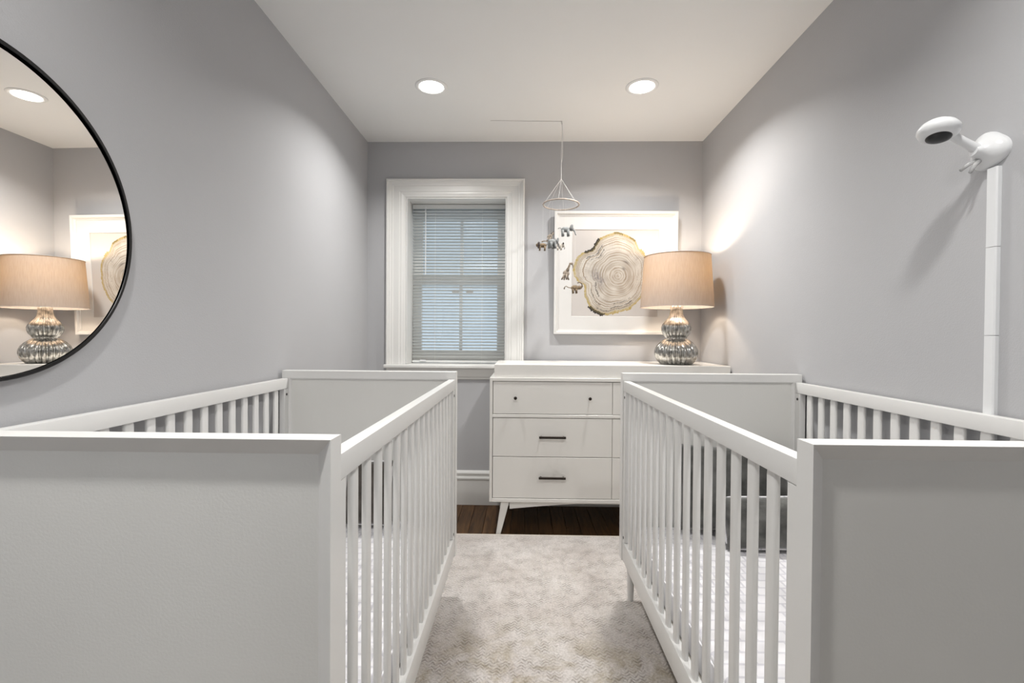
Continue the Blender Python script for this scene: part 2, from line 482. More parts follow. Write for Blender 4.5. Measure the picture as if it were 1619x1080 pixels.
# sashes (double hung): upper outside, lower inside
SX0, SX1 = OX0 + jt, OX1 - jt
def sash(z0, z1, y0, y1, bot, top, mun_x):
    bm = newbm()
    st = 0.062
    add_box(bm, SX0, SX0 + st, y0, y1, z0, z1, 0.003)
    add_box(bm, SX1 - st, SX1, y0, y1, z0, z1, 0.003)
    add_box(bm, SX0 + st, SX1 - st, y0, y1, z0, z0 + bot, 0.003)
    add_box(bm, SX0 + st, SX1 - st, y0, y1, z1 - top, z1, 0.003)
    s = obj('sash', bm, m_trim, win)
    box('muntin', mun_x - 0.011, mun_x + 0.011, y0 + 0.004, y1 - 0.004, z0 + bot, z1 - top, m_trim, s, bev=0.003)
    ym = (y0 + y1) / 2
    box('pane', SX0 + st - 0.004, mun_x - 0.004, ym - 0.0015, ym + 0.0015, z0 + bot - 0.004, z1 - top + 0.004, m_glass, s)
    box('pane', mun_x + 0.004, SX1 - st + 0.004, ym - 0.0015, ym + 0.0015, z0 + bot - 0.004, z1 - top + 0.004, m_glass, s)
sash(1.495, OZ1 - jt, YS + 0.022, YS + 0.052, 0.05, 0.09, -0.440)
sash(OZ0 + 0.016, 1.560, YS - 0.012, YS + 0.018, 0.09, 0.065, -0.440)
for sx in (-0.475, -0.375):
    box('sash_lock', sx - 0.024, sx + 0.024, YS - 0.034, YS - 0.013, 1.44, 1.462, m_trim, win, bev=0.003)

# ------------------------------------------------------------------ blind
bl = empty('window_blind', ((OX0 + OX1) / 2, D + 0.145, 0.944), 'white slatted mini blind, lowered and half open, inside the window recess', 'blind')
bx0, bx1 = OX0 + jt + 0.004 - bl.location.x, OX1 - jt - 0.004 - bl.location.x
zt = OZ1 - jt - 0.003 - 0.944
box('headrail', bx0, bx1, -0.014, 0.014, zt - 0.030, zt, m_blind, bl, bev=0.002)
n_s = 49
pit = (zt - 0.042 - 0.030) / n_s
bm = newbm()
wv_ = 0.0125; tl = math.radians(26); K = 6
rowsT = []; 
for sgn in (0, 1):
    row = []
    for k in range(K + 1):
        s = -1 + 2 * k / K
        y = s * wv_; z = 0.0022 * (1 - s * s) + (0.0003 if sgn else -0.0003)
        yy = y * math.cos(tl) + z * math.sin(tl); zz = -y * math.sin(tl) + z * math.cos(tl)
        row.append([bm.verts.new((x, yy, zz)) for x in (bx0, bx1)])
    rowsT.append(row)
for row in rowsT:
    for A, B in zip(row, row[1:]): bm.faces.new((A[0], A[1], B[1], B[0]))
A, B = rowsT
for k in (0, K): bm.faces.new((A[k][0], A[k][1], B[k][1], B[k][0]))
for e in (0, 1): bm.faces.new([r[e] for r in A] + [r[e] for r in reversed(B)])
slat0 = obj('slat', bm, m_blind, bl, smooth='angle')
for k in range(n_s):
    o = slat0 if k == 0 else slat0.copy()
    if k: C.objects.link(o); o.parent = bl
    o.location = (0, 0, zt - 0.042 - pit * (k + 0.3))
box('bottom_rail', bx0, bx1, -0.012, 0.012, 0.004, 0.020, m_blind, bl, bev=0.003)
for xx in (-0.165, 0.165):
    bm = newbm(); add_tube(bm, [(xx, -0.0165, 0.003), (xx, -0.0165, zt - 0.02)], 0.0009, 5); obj('cord', bm, m_cord, bl)
bm = newbm(); add_tube(bm, [(bx0 + 0.095, -0.022, 0.62), (bx0 + 0.095, -0.022, zt - 0.01)], 0.0032, 8); obj('wand', bm, m_plast, bl)
box('cord_tassel', bx0 + 0.055, bx0 + 0.10, -0.021, -0.0135, 0.014, 0.024, m_plast, bl, bev=0.002)

# ------------------------------------------------------------------ ceiling downlights
def downlight(x, y, label, w=DOWN_W, ang=SPOT_A):
    t = empty('downlight', (x, y, ZC), label, 'ceiling light', 'recessed ceiling downlights')
    bm = newbm(); add_lathe(bm, [(0.063, -0.001), (0.064, -0.004), (0.072, -0.005), (0.082, -0.003), (0.084, 0.0), (0.063, 0.0)], 40, cap=False); obj('trim_ring', bm, m_ceil, t, smooth=True)
    bm = newbm(); add_lathe(bm, [(0.0625, -0.0015), (0.058, -0.0035), (0.045, -0.005), (0.025, -0.006), (0.006, -0.0065)], 40); obj('lens', bm, m_lens, t, smooth=True)
    ld = bpy.data.lights.new('downlight_beam', 'AREA'); ld.shape = 'DISK'; ld.size = 0.118; ld.spread = math.radians(ang); ld.energy = w; ld.color = (1.0, 0.985, 0.955)
    lo = bpy.data.objects.new('beam', ld); C.objects.link(lo); lo.parent = t; lo.location = (0, 0, -0.0085)
    return t
downlight(-0.485, 2.495, 'lit recessed downlight in the ceiling, left of the two in view')
downlight(0.612, 2.505, 'lit recessed downlight in the ceiling above the lamp side, right of the two in view', 11.0)
downlight(-0.500, 0.30, 'lit recessed downlight in the ceiling above the near end of the left crib', 10.0, 150)
downlight(0.650, 0.715, 'lit recessed downlight in the ceiling above the near end of the right crib', 7.4, 134)

hl = empty('fill_light', (0.78, -0.72, ZC), 'added round fill light, out of view behind the camera', 'ceiling light')  # added out of view to brighten the crib ends facing the camera
bm = newbm(); add_lathe(bm, [(0.165, 0.0), (0.165, -0.02), (0.158, -0.024), (0.150, -0.02)], 48, cap=False); obj('base_ring', bm, m_chrome, hl, smooth='angle')
bm = newbm(); add_lathe(bm, [(0.150, -0.004), (0.148, -0.030), (0.125, -0.055), (0.08, -0.070), (0.02, -0.076)], 48); obj('diffuser', bm, m_fill, hl, smooth=True)

# ------------------------------------------------------------------ rug
rug = empty('area_rug', (0.06, 1.22, 0.0), 'pale distressed woven rug with taupe and olive patches under both cribs', 'rug')
bm = newbm(); RX, RY = 1.03, 1.472
add_box(bm, -RX, RX, -RY, RY, 0.0006, 0.009, 0.002); obj('pile', bm, m_rug, rug)
for sy in (-1, 1):
    bm = newbm(); add_box(bm, -RX - 0.001, RX + 0.001, *sorted((sy * RY, sy * (RY + 0.010))), 0.0006, 0.010, 0.003)
    obj('binding', bm, m_bind, rug)

# ------------------------------------------------------------------ cribs
def crib(name, label, xa, xb, y0, y1, ztop, group, leg_in=0.045):
    """xa<xb outer faces"""
    cx, cy = (xa + xb) / 2, (y0 + y1) / 2
    t = empty(name, (cx, cy, 0.0095), label, 'crib', group)
    hx, hy = (xb - xa) / 2, (y1 - y0) / 2
    ZB, ZT = 0.18, ztop - 0.0095
    th = 0.043
    def end(sgn):
        # sgn -1: near end, +1 far end.  exterior bevelled into a recessed panel, interior a flat frame
        ye = sgn * hy; yi = sgn * (hy - th)
        loops = [(ye, 0.0), (ye - sgn * 0.0015, 0.0022), (ye - sgn * 0.021, 0.027), (yi + sgn * 0.011, 0.040), (yi + sgn * 0.0012, 0.034), (yi, 0.032), (yi, 0.0012), (yi + sgn * 0.0012, 0.0)]
        bm = newbm(); rows = []
        for y, ins in loops:
            rows.append([bm.verts.new(v) for v in ((-hx + ins, y, ZB + ins), (hx - ins, y, ZB + ins), (hx - ins, y, ZT - ins), (-hx + ins, y, ZT - ins))])
        n = len(rows)
        for i in range(n):
            A, B = rows[i], rows[(i + 1) % n]
            for k in range(4): bm.faces.new((A[k], A[(k + 1) % 4], B[(k + 1) % 4], B[k]))
        obj('end_frame', bm, m_crib, t)
        ya, yb = sorted((ye - sgn * 0.0205, yi + sgn * 0.0105))
        box('end_panel', -hx + 0.0255, hx - 0.0255, ya, yb, ZB + 0.0255, ZT - 0.0255, m_panel, t)
    end(-1); end(1)
    ZR = ztop - 0.0325 - 0.0095
    yI = hy - th
    slat_me = None
    for s in (-1, 1):
        xo = s * (hx - 0.003); xi = s * (hx - 0.031)
        x0, x1 = min(xo, xi), max(xo, xi)
        rail = box('top_rail', x0, x1, -yI, yI, ZR - 0.043, ZR, m_crib, t, bev=0.003, seg=2)
        brail = box('bottom_rail', x0, x1, -yI, yI, ZB + 0.005, ZB + 0.085, m_crib, t, bev=0.003, seg=2)
        for e in (-1, 1):
            ya, yb = sorted((e * yI, e * (yI - 0.034)))
            st = box('side_stile', x0 + 0.002, x1 - 0.002, ya, yb, ZB + 0.0855, ZR - 0.0435, m_crib, t, bev=0.0015)
            for zz in ((ZR - 0.068, ZB + 0.103) if e > 0 else ()):
                for q in (-1, 1):
                    bm = newbm(); xx = (x1 - 0.0018) if q > 0 else (x0 + 0.0018)
                    add_lathe(bm, [(0.0055, q * -0.0005), (0.0055, q * 0.0012), (0.0025, q * 0.0012)], 12, axis='X', org=(xx, (ya + yb) / 2, zz))
                    obj('bolt', bm, m_bolt, st, label='dark round bolt head')
        # slats
        n = 16; span = 2 * (yI - 0.034); sw = 0.031; gap = (span - n * sw) / (n + 1)
        xm = (x0 + x1) / 2
        if slat_me is None:
            bm = newbm()
            z0s, z1s = ZB + 0.084, ZR - 0.042
            # rounded flat slat: superellipse section, slightly narrowed at both ends
            rows = []
            for zz, k in ((z0s, 0.86), (z0s + 0.012, 1.0), (z1s - 0.012, 1.0), (z1s, 0.86)):
                ring = []
                for q in range(16):
                    a = 2 * PI * q / 16
                    ca, sa = math.cos(a), math.sin(a)
                    ring.append(bm.verts.new((0.0062 * math.copysign(abs(ca) ** 0.6, ca), sw / 2 * k * math.copysign(abs(sa) ** 0.45, sa), zz)))
                rows.append(ring)
            for A, B in zip(rows, rows[1:]):
                for q in range(16): bm.faces.new((A[q], A[(q + 1) % 16], B[(q + 1) % 16], B[q]))
            bm.faces.new(list(reversed(rows[0]))); bm.faces.new(rows[-1])
            so = obj('slat', bm, m_crib, t, smooth='angle'); slat_me = so.data
            used = False
        for i in range(n):
            if not used: o = so; used = True
            else:
                o = bpy.data.objects.new('slat', slat_me); C.objects.link(o); o.parent = t
            o.location = (xm, -yI + 0.041 + gap * (i + 1) + sw * (i + 0.5), 0)
    # legs under the four corners
    for sx in (-1, 1):
        for sy in (-1, 1):
            bm = newbm(); add_lathe(bm, [(0.0125, 0.0), (0.0185, ZB)], 20, org=(sx * (hx - leg_in), sy * (hy - 0.024), 0)); obj('leg', bm, m_crib, t, smooth='angle')
    # mattress support
    box('mattress_support', -hx + 0.034, hx - 0.034, -yI + 0.003, yI - 0.003, 0.205, 0.218, m_ply, t)
    return t
GC = 'white slatted baby cribs on either side of the aisle'
crib('baby_crib', 'white slatted crib against the left wall, under the round mirror', -1.0375, -0.2835, 0.698, 2.075, 0.985, GC, 0.075)
crib('baby_crib', 'white slatted crib against the right wall, below the wall-mounted camera', 0.4265, 1.1775, 0.704, 2.070, 0.985, GC)

def mattress(x0, x1, y0, y1, z0, z1, label):
    t = empty('crib_mattress', ((x0 + x1) / 2, (y0 + y1) / 2, z0), label, 'mattress', 'crib mattresses')
    hx, hy, hz = (x1 - x0) / 2, (y1 - y0) / 2, z1 - z0
    box('fitted_sheet', -hx, hx, -hy, hy, 0.001, hz, m_sheet, t, bev=0.02, seg=4)
    bm = newbm()
    zz = hz * 0.5
    pts = []
    for q in range(64):
        a = 2 * PI * q / 64
        ca, sa = math.cos(a), math.sin(a)
        pts.append(((hx + 0.001) * math.copysign(abs(ca) ** 0.12, ca), (hy + 0.001) * math.copysign(abs(sa) ** 0.12, sa), hz - 0.02))
    add_tube(bm, pts, 0.0025, 6, closed=True)
    obj('seam_piping', bm, m_sheet, t, smooth=True)
    return t
mattress(-0.985, -0.330, 0.760, 2.015, 0.2275, 0.350, 'white sheeted mattress low inside the left crib, seen only between its slats')
mattress(0.480, 1.125, 0.765, 2.010, 0.2275, 0.345, 'white quilted mattress low inside the right crib')

# plush pillows at the far end of the cribs
def pillow(name, label, cat, c, w, h, d, tilt, m, rotz=0.0, seed=0, pipe=None, group=None, rolly=0.0):
    t = empty(name, c, label, cat, group or 'plush cushions at the far ends of the cribs')
    bm = newbm()
    nu, nv = 26, 18
    F = []; Bk = []
    for side, L in ((1, F), (-1, Bk)):
        for j in range(nv + 1):
            row = []
            for i in range(nu + 1):
                u = -1 + 2 * i / nu; v = -1 + 2 * j / nv
                e = max(0.0, (1 - u ** 4) * (1 - v ** 4)) ** 0.42
                wr = noise.noise(Vector((u * 2.2 + seed, v * 2.2, side * 3.1))) * 0.25 + noise.noise(Vector((u * 6 + seed, v * 6, side * 5.1))) * 0.10
                pin = 1 - 0.07 * (1 - abs(v)) * abs(u) ** 3
                x = u * w / 2 * (1 - 0.05 * (1 - abs(v) ** 2) * (abs(u) ** 2)); z = v * h / 2 * (1 - 0.05 * (1 - u * u) * v * v)
                y = -side * d / 2 * e * (1 + wr)
                row.append((x, y, z))
            L.append(row)
    def grid(L, flip):
        V = [[bm.verts.new(p) for p in r] for r in L]
        for j in range(nv):
            for i in range(nu):
                f = (V[j][i], V[j][i + 1], V[j + 1][i + 1], V[j + 1][i])
                bm.faces.new(f if not flip else tuple(reversed(f)))
    grid(F, False); grid(Bk, True)
    bmesh.ops.remove_doubles(bm, verts=bm.verts[:], dist=1e-5)
    R = Matrix.Rotation(rotz, 4, 'Z') @ Matrix.Rotation(-tilt, 4, 'X') @ Matrix.Rotation(rolly, 4, 'Y')
    T = Matrix.Translation((0, 0, h / 2 * math.cos(tilt) + 0.012)) @ R
    bmesh.ops.transform(bm, matrix=T, verts=bm.verts[:])
    obj('cover', bm, m, t, smooth=True)
    if pipe:
        bm = newbm()
        pts = []
        for q in range(48):
            a = 2 * PI * q / 48; ca, sa = math.cos(a), math.sin(a)
            u = math.copysign(abs(ca) ** 0.3, ca); v = math.copysign(abs(sa) ** 0.3, sa)
            pts.append(T @ Vector((u * w / 2 * (1 - 0.05 * (1 - v * v) * u * u), 0, v * h / 2 * (1 - 0.05 * (1 - u * u) * v * v))))
        add_tube(bm, pts, 0.0045, 6, closed=True)
        obj('piping', bm, pipe, t, smooth=True, label='pale piping')
    return t
pillow('plush_cushion', 'large dark grey plush cushion leaning on the far end of the right crib', 'cushion', (0.87, 1.955, 0.345), 0.45, 0.34, 0.10, math.radians(13), m_fur, seed=1.3, pipe=None, rolly=0.04)
pillow('plush_cushion', 'smaller grey plush cushion with pale piping lying against the large one in the right crib', 'cushion', (0.93, 1.80, 0.345), 0.34, 0.19, 0.08, math.radians(20), m_fur, rotz=-0.1, seed=4.1, pipe=m_sheet, rolly=-0.05)
pillow('plush_cushion', 'small dark taupe cushion at the far end of the left crib, glimpsed between the slats', 'cushion', (-0.635, 1.955, 0.350), 0.19, 0.26, 0.09, math.radians(14), m_fur2, seed=7.7, pipe=m_sheet)

# ------------------------------------------------------------------ dresser
DY = 2.702
dr = empty('dresser', (0.4975, (DY + 3.170) / 2, 0.0), 'white six-drawer dresser with splayed legs below the framed print', 'dresser')
ox, oy = dr.location.x, dr.location.y
X0, X1 = -0.184 - ox, 1.179 - ox
Y0, Y1 = DY - oy, 3.170 - oy
ZB0, ZT0 = 0.193, 0.903
bm = newbm()
wt = 0.016
add_box(bm, X0, X0 + wt, Y0, Y1, ZB0, ZT0, 0.0015)
add_box(bm, X1 - wt, X1, Y0, Y1, ZB0, ZT0, 0.0015)
add_box(bm, X0 + wt, X1 - wt, Y0, Y1, ZT0 - 0.020, ZT0, 0.0015)
add_box(bm, X0 + wt, X1 - wt, Y0, Y1, ZB0, ZB0 + 0.020, 0.0015)
add_box(bm, X0 + wt, X1 - wt, Y1 - 0.008, Y1, ZB0 + 0.02, ZT0 - 0.02)
add_box(bm, X0 + wt, X1 - wt, Y0 + 0.002, Y1 - 0.01, 0.676, 0.694, 0.0015)   # shelf rail below the top drawers
add_box(bm, 0.512 - ox - 0.004, 0.512 - ox + 0.004, Y0 + 0.012, Y1 - 0.01, ZB0 + 0.02, 0.676)
add_box(bm, 0.512 - ox - 0.004, 0.512 - ox + 0.004, Y0 + 0.012, Y1 - 0.01, 0.694, ZT0 - 0.02)
obj('body', bm, m_drs, dr)
gap = 0.003
def drawer(xa, xb, za, zb, kind):
    d = box('drawer', xa, xb, Y0 + 0.003, Y0 + 0.022, za, zb, m_drs, dr, bev=0.0015)
    bm = newbm()
    add_box(bm, xa + 0.02, xb - 0.02, Y0 + 0.0225, Y1 - 0.03, za + 0.012, zb - 0.02); obj('drawer_box', bm, m_ply, d)
    w = xb - xa; zc = (za + zb) / 2; xc = (xa + xb) / 2
    if kind == 'knob':
        for s in (-1, 1):
            bm = newbm(); add_lathe(bm, [(0.004, 0.0), (0.004, -0.012), (0.0085, -0.016), (0.0095, -0.020), (0.0085, -0.025), (0.004, -0.027)], 16, axis='Y', org=(xc + s * w * 0.3115, Y0 + 0.003, zc)); obj('knob', bm, m_handle, d, smooth='angle')
    else:
        bm = newbm()
        add_box(bm, xc - 0.076, xc + 0.076, Y0 - 0.026, Y0 - 0.017, zc - 0.0065 + 0.005, zc + 0.0065 + 0.005, 0.0015)
        for s in (-1, 1): add_box(bm, xc + s * 0.064 - 0.004, xc + s * 0.064 + 0.004, Y0 - 0.017, Y0 + 0.004, zc + 0.001, zc + 0.009)
        obj('bar_handle', bm, m_handle, d)
xa1, xb1 = X0 + wt + gap, 0.512 - ox - gap / 2
xa2, xb2 = 0.512 - ox + gap / 2, X1 - wt - gap
for xa, xb in ((xa1, xb1), (xa2, xb2)):
    drawer(xa, xb, 0.694 + gap, ZT0 - 0.020 - gap, 'knob')
    drawer(xa, xb, 0.452 + gap / 2, 0.676 - gap, 'bar')
    drawer(xa, xb, ZB0 + 0.020 + gap, 0.452 - gap / 2, 'bar')
def dleg(px, py, sx, sy):
    # tapered, splayed leg
    bm = newbm()
    top = [(px - 0.024, py - 0.020, ZB0), (px + 0.024, py - 0.020, ZB0), (px + 0.024, py + 0.020, ZB0), (px - 0.024, py + 0.020, ZB0)]
    ex, ey = px + sx * 0.040, py + sy * 0.012
    r = 0.013
    bot = [(ex - r, ey - r, 0.0), (ex + r, ey - r, 0.0), (ex + r, ey + r, 0.0), (ex - r, ey + r, 0.0)]
    A = [bm.verts.new(p) for p in bot]; B = [bm.verts.new(p) for p in top]
    for k in range(4): bm.faces.new((A[k], A[(k + 1) % 4], B[(k + 1) % 4], B[k]))
    bm.faces.new(A); bm.faces.new(B)
    bmesh.ops.bevel(bm, geom=bm.edges[:], offset=0.004, segments=2, affect='EDGES')
    obj('leg', bm, m_drs, dr)
for sx in (-1, 1):
    px = (-0.0925 - ox) if sx < 0 else (1.088 - ox)
    for sy in (-1, 1):
        py = Y0 + 0.034 if sy < 0 else Y1 - 0.034
        dleg(px, py, sx, sy)
# curved front / back rails between the legs
for yy in (Y0 + 0.022, Y1 - 0.040):
    bm = newbm(); xl, xr = -0.068 - ox, 1.064 - ox
    n = 40; top = []; bot = []
    for k in range(n + 1):
        x = xl + (xr - xl) * k / n
        e = min(k, n - k) / n
        z = ZB0 - 0.012 - 0.034 * (1 - min(1, e / 0.36)) ** 1.3
        top.append((x, ZB0)); bot.append((x, z))
    add_prism(bm, top + bot[::-1], 'Y', yy, yy + 0.018)
    obj('apron_rail', bm, m_drs, dr)

# changing-table topper standing on the dresser
tp = empty('dresser_topper', (0.51, 2.945, 0.9035), 'white box-shaped changing topper on the dresser, under the lamp', 'topper')
tx0, tx1, ty0, ty1 = -0.160 - 0.51, 1.176 - 0.51, 2.716 - 2.945, 3.168 - 2.945
box('front_board', tx0, tx1, ty0, ty0 + 0.018, 0.0, 0.0735, m_drs, tp, bev=0.0015)
box('back_board', tx0, tx1, ty1 - 0.018, ty1, 0.0, 0.0735, m_drs, tp, bev=0.0015)
box('side_board', tx0, tx0 + 0.018, ty0 + 0.0185, ty1 - 0.0185, 0.0, 0.0735, m_drs, tp, bev=0.0015)
box('side_board', tx1 - 0.018, tx1, ty0 + 0.0185, ty1 - 0.0185, 0.0, 0.0735, m_drs, tp, bev=0.0015)
box('top_board', tx0 + 0.0185, tx1 - 0.0185, ty0 + 0.0185, ty1 - 0.0185, 0.055, 0.0725, m_drs, tp)

# ------------------------------------------------------------------ lamp
LX, LY, LZ = 0.922, 2.880, 0.9765
lamp = empty('table_lamp', (LX, LY, LZ), 'lit table lamp with ribbed silvered double-gourd base and beige drum shade on the topper', 'lamp')
prof = [(0.070, 0.0), (0.092, 0.002), (0.108, 0.018), (0.120, 0.040), (0.1265, 0.065), (0.125, 0.085), (0.115, 0.108), (0.096, 0.130), (0.074, 0.146),
        (0.061, 0.153), (0.060, 0.158), (0.066, 0.166), (0.078, 0.182), (0.086, 0.204), (0.087, 0.222), (0.080, 0.240), (0.066, 0.258), (0.050, 0.275), (0.040, 0.295), (0.036, 0.320), (0.035, 0.345), (0.030, 0.350)]
bm = newbm(); add_lathe(bm, prof, 176, flute=22, famp=0.13); obj('gourd_base', bm, m_merc, lamp, smooth=True)
bm = newbm(); add_lathe(bm, [(0.016, 0.348), (0.016, 0.365), (0.006, 0.368), (0.006, 0.450), (0.019, 0.455), (0.019, 0.500), (0.012, 0.506)], 20); obj('socket', bm, m_chrome, lamp, smooth='angle')
bm = newbm(); add_lathe(bm, [(0.010, 0.506), (0.015, 0.516), (0.024, 0.538), (0.027, 0.560), (0.023, 0.580), (0.012, 0.593), (0.002, 0.596)], 24); obj('bulb', bm, m_bulb, lamp, smooth=True)
bm = newbm()
hp = [(0, -0.012, 0.386), (0, -0.035, 0.40), (0, -0.060, 0.45), (0, -0.062, 0.52), (0, -0.035, 0.59), (0, 0, 0.612), (0, 0.035, 0.59), (0, 0.062, 0.52), (0, 0.060, 0.45), (0, 0.035, 0.40), (0, 0.012, 0.386)]
add_tube(bm, hp, 0.0016, 6); obj('harp', bm, m_chrome, lamp, smooth=True)
Z0s, Z1s, R0s, R1s = 0.342, 0.645, 0.2105, 0.190
bm = newbm(); n = 72
def cone(bm, r0, r1, z0, z1, n=72, bands=10):
    rings = [[bm.verts.new(((r0 + (r1 - r0) * j / bands) * math.cos(2 * PI * k / n), (r0 + (r1 - r0) * j / bands) * math.sin(2 * PI * k / n), z0 + (z1 - z0) * j / bands)) for k in range(n)] for j in range(bands + 1)]
    for A, B in zip(rings, rings[1:]):
        for k in range(n): bm.faces.new((A[k], A[(k + 1) % n], B[(k + 1) % n], B[k]))
cone(bm, R0s, R1s, Z0s, Z1s)
shade = obj('lamp_shade', bm, m_shade, lamp, smooth=True)
for rr_, zz in ((R0s, Z0s), (R1s, Z1s)):
    bm = newbm()
    add_tube(bm, [(rr_ * math.cos(2 * PI * k / 72), rr_ * math.sin(2 * PI * k / 72), zz) for k in range(72)], 0.0022, 6, closed=True)
    obj('shade_trim', bm, m_shade, shade, smooth=True)
bm = newbm()
for k in range(3):
    a = 2 * PI * k / 3 + 0.4
    add_tube(bm, [(0, 0, 0.614), (R1s * 0.6 * math.cos(a), R1s * 0.6 * math.sin(a), 0.622), (R1s * math.cos(a), R1s * math.sin(a), Z1s - 0.004)], 0.0014, 6)
obj('spider', bm, m_chrome, shade, smooth=True)
bm = newbm(); add_lathe(bm, [(0.004, 0.614), (0.005, 0.634), (0.011, 0.644), (0.012, 0.652), (0.008, 0.662), (0.002, 0.666)], 16); obj('finial', bm, m_merc, lamp, smooth=True)

# ------------------------------------------------------------------ framed print
PX0, PX1, PZ0, PZ1 = 0.2065, 1.010, 1.157, 1.962
pic = empty('framed_print', ((PX0 + PX1) / 2, D - 0.001, PZ0), 'square white framed print of a tree trunk slice on the back wall', 'picture')
pic.rotation_euler = (math.radians(2.2), 0, 0)      # hangs from a wire, top leaning out
hw, hh = (PX1 - PX0) / 2, PZ1 - PZ0
PT = 0.038
bm = newbm(); fw = 0.030
def frame_ring(bm, hw, hh, loops):
    rows = []
    for y, ins in loops:
        rows.append([bm.verts.new(v) for v in ((-hw + ins, y, ins), (hw - ins, y, ins), (hw - ins, y, hh - ins), (-hw + ins, y, hh - ins))])
    n = len(rows)
    for i in range(n):
        A, B = rows[i], rows[(i + 1) % n]
        for k in range(4): bm.faces.new((A[k], A[(k + 1) % 4], B[(k + 1) % 4], B[k]))
frame_ring(bm, hw, hh, [(-0.001, 0), (-PT, 0.0), (-PT - 0.0, 0.014), (-PT + 0.002, 0.016), (-PT + 0.012, 0.020), (-PT + 0.014, fw), (-0.001, fw)])
obj('frame', bm, m_frame, pic)
box('backing', -hw + fw, hw - fw, -PT + 0.024, -0.001, fw, hh - fw, m_mat, pic)
bm = newbm(); mi = 0.118
frame_ring(bm, hw, hh, [(-PT + 0.018, fw), (-PT + 0.018, mi - 0.002), (-PT + 0.021, mi), (-PT + 0.023, mi), (-PT + 0.023, fw)])
obj('mat_board', bm, m_mat, pic)
# tree slice print: colour attribute on a fine grid
OUT = [(0, 345), (32, 384), (51, 391), (71.6, 458), (82, 480), (91.7, 495), (114, 477), (134, 424), (156.7, 517), (168, 521), (178, 510), (185.4, 477), (196.6, 402), (213.5, 444), (232.5, 485), (248.5, 478), (270.7, 415), (289.8, 398), (310, 372), (335, 348), (360, 345)]
def outr(a):
    a %= 360
    for (a0, r0), (a1, r1) in zip(OUT, OUT[1:]):
        if a0 <= a <= a1:
            t = (a - a0) / (a1 - a0); t = t * t * (3 - 2 * t)
            return r0 + (r1 - r0) * t
    return 345
GN = 330
me = bpy.data.meshes.new('print')
aw, ah = hw - mi, (hh - 2 * mi)
verts = []; cols = []
K = 7.2 / (0.8085 / 194)         # zoom pixels per metre
cxp = (979 - 974) / 194 * 0.8085; czp = hh / 2 - (435 - 431) / 194 * 0.8085
def lerp(a, b, t): return tuple(x + (y - x) * t for x, y in zip(a, b))
def srgb(c): return tuple((v / 255 / 12.92) if v / 255 <= 0.04045 else ((v / 255 + 0.055) / 1.055) ** 2.4 * 0.78 for v in c)
PAPER = srgb((217, 211, 207)); CREAM = srgb((206, 196, 184)); PALE = srgb((230, 224, 214)); GOLD = srgb((188, 166, 104)); LINE = srgb((150, 128, 100)); DARK = srgb((42, 38, 36)); GREY = srgb((160, 150, 146))
def nz3(x, y, z=0.0): return noise.noise(Vector((x, y, z)))
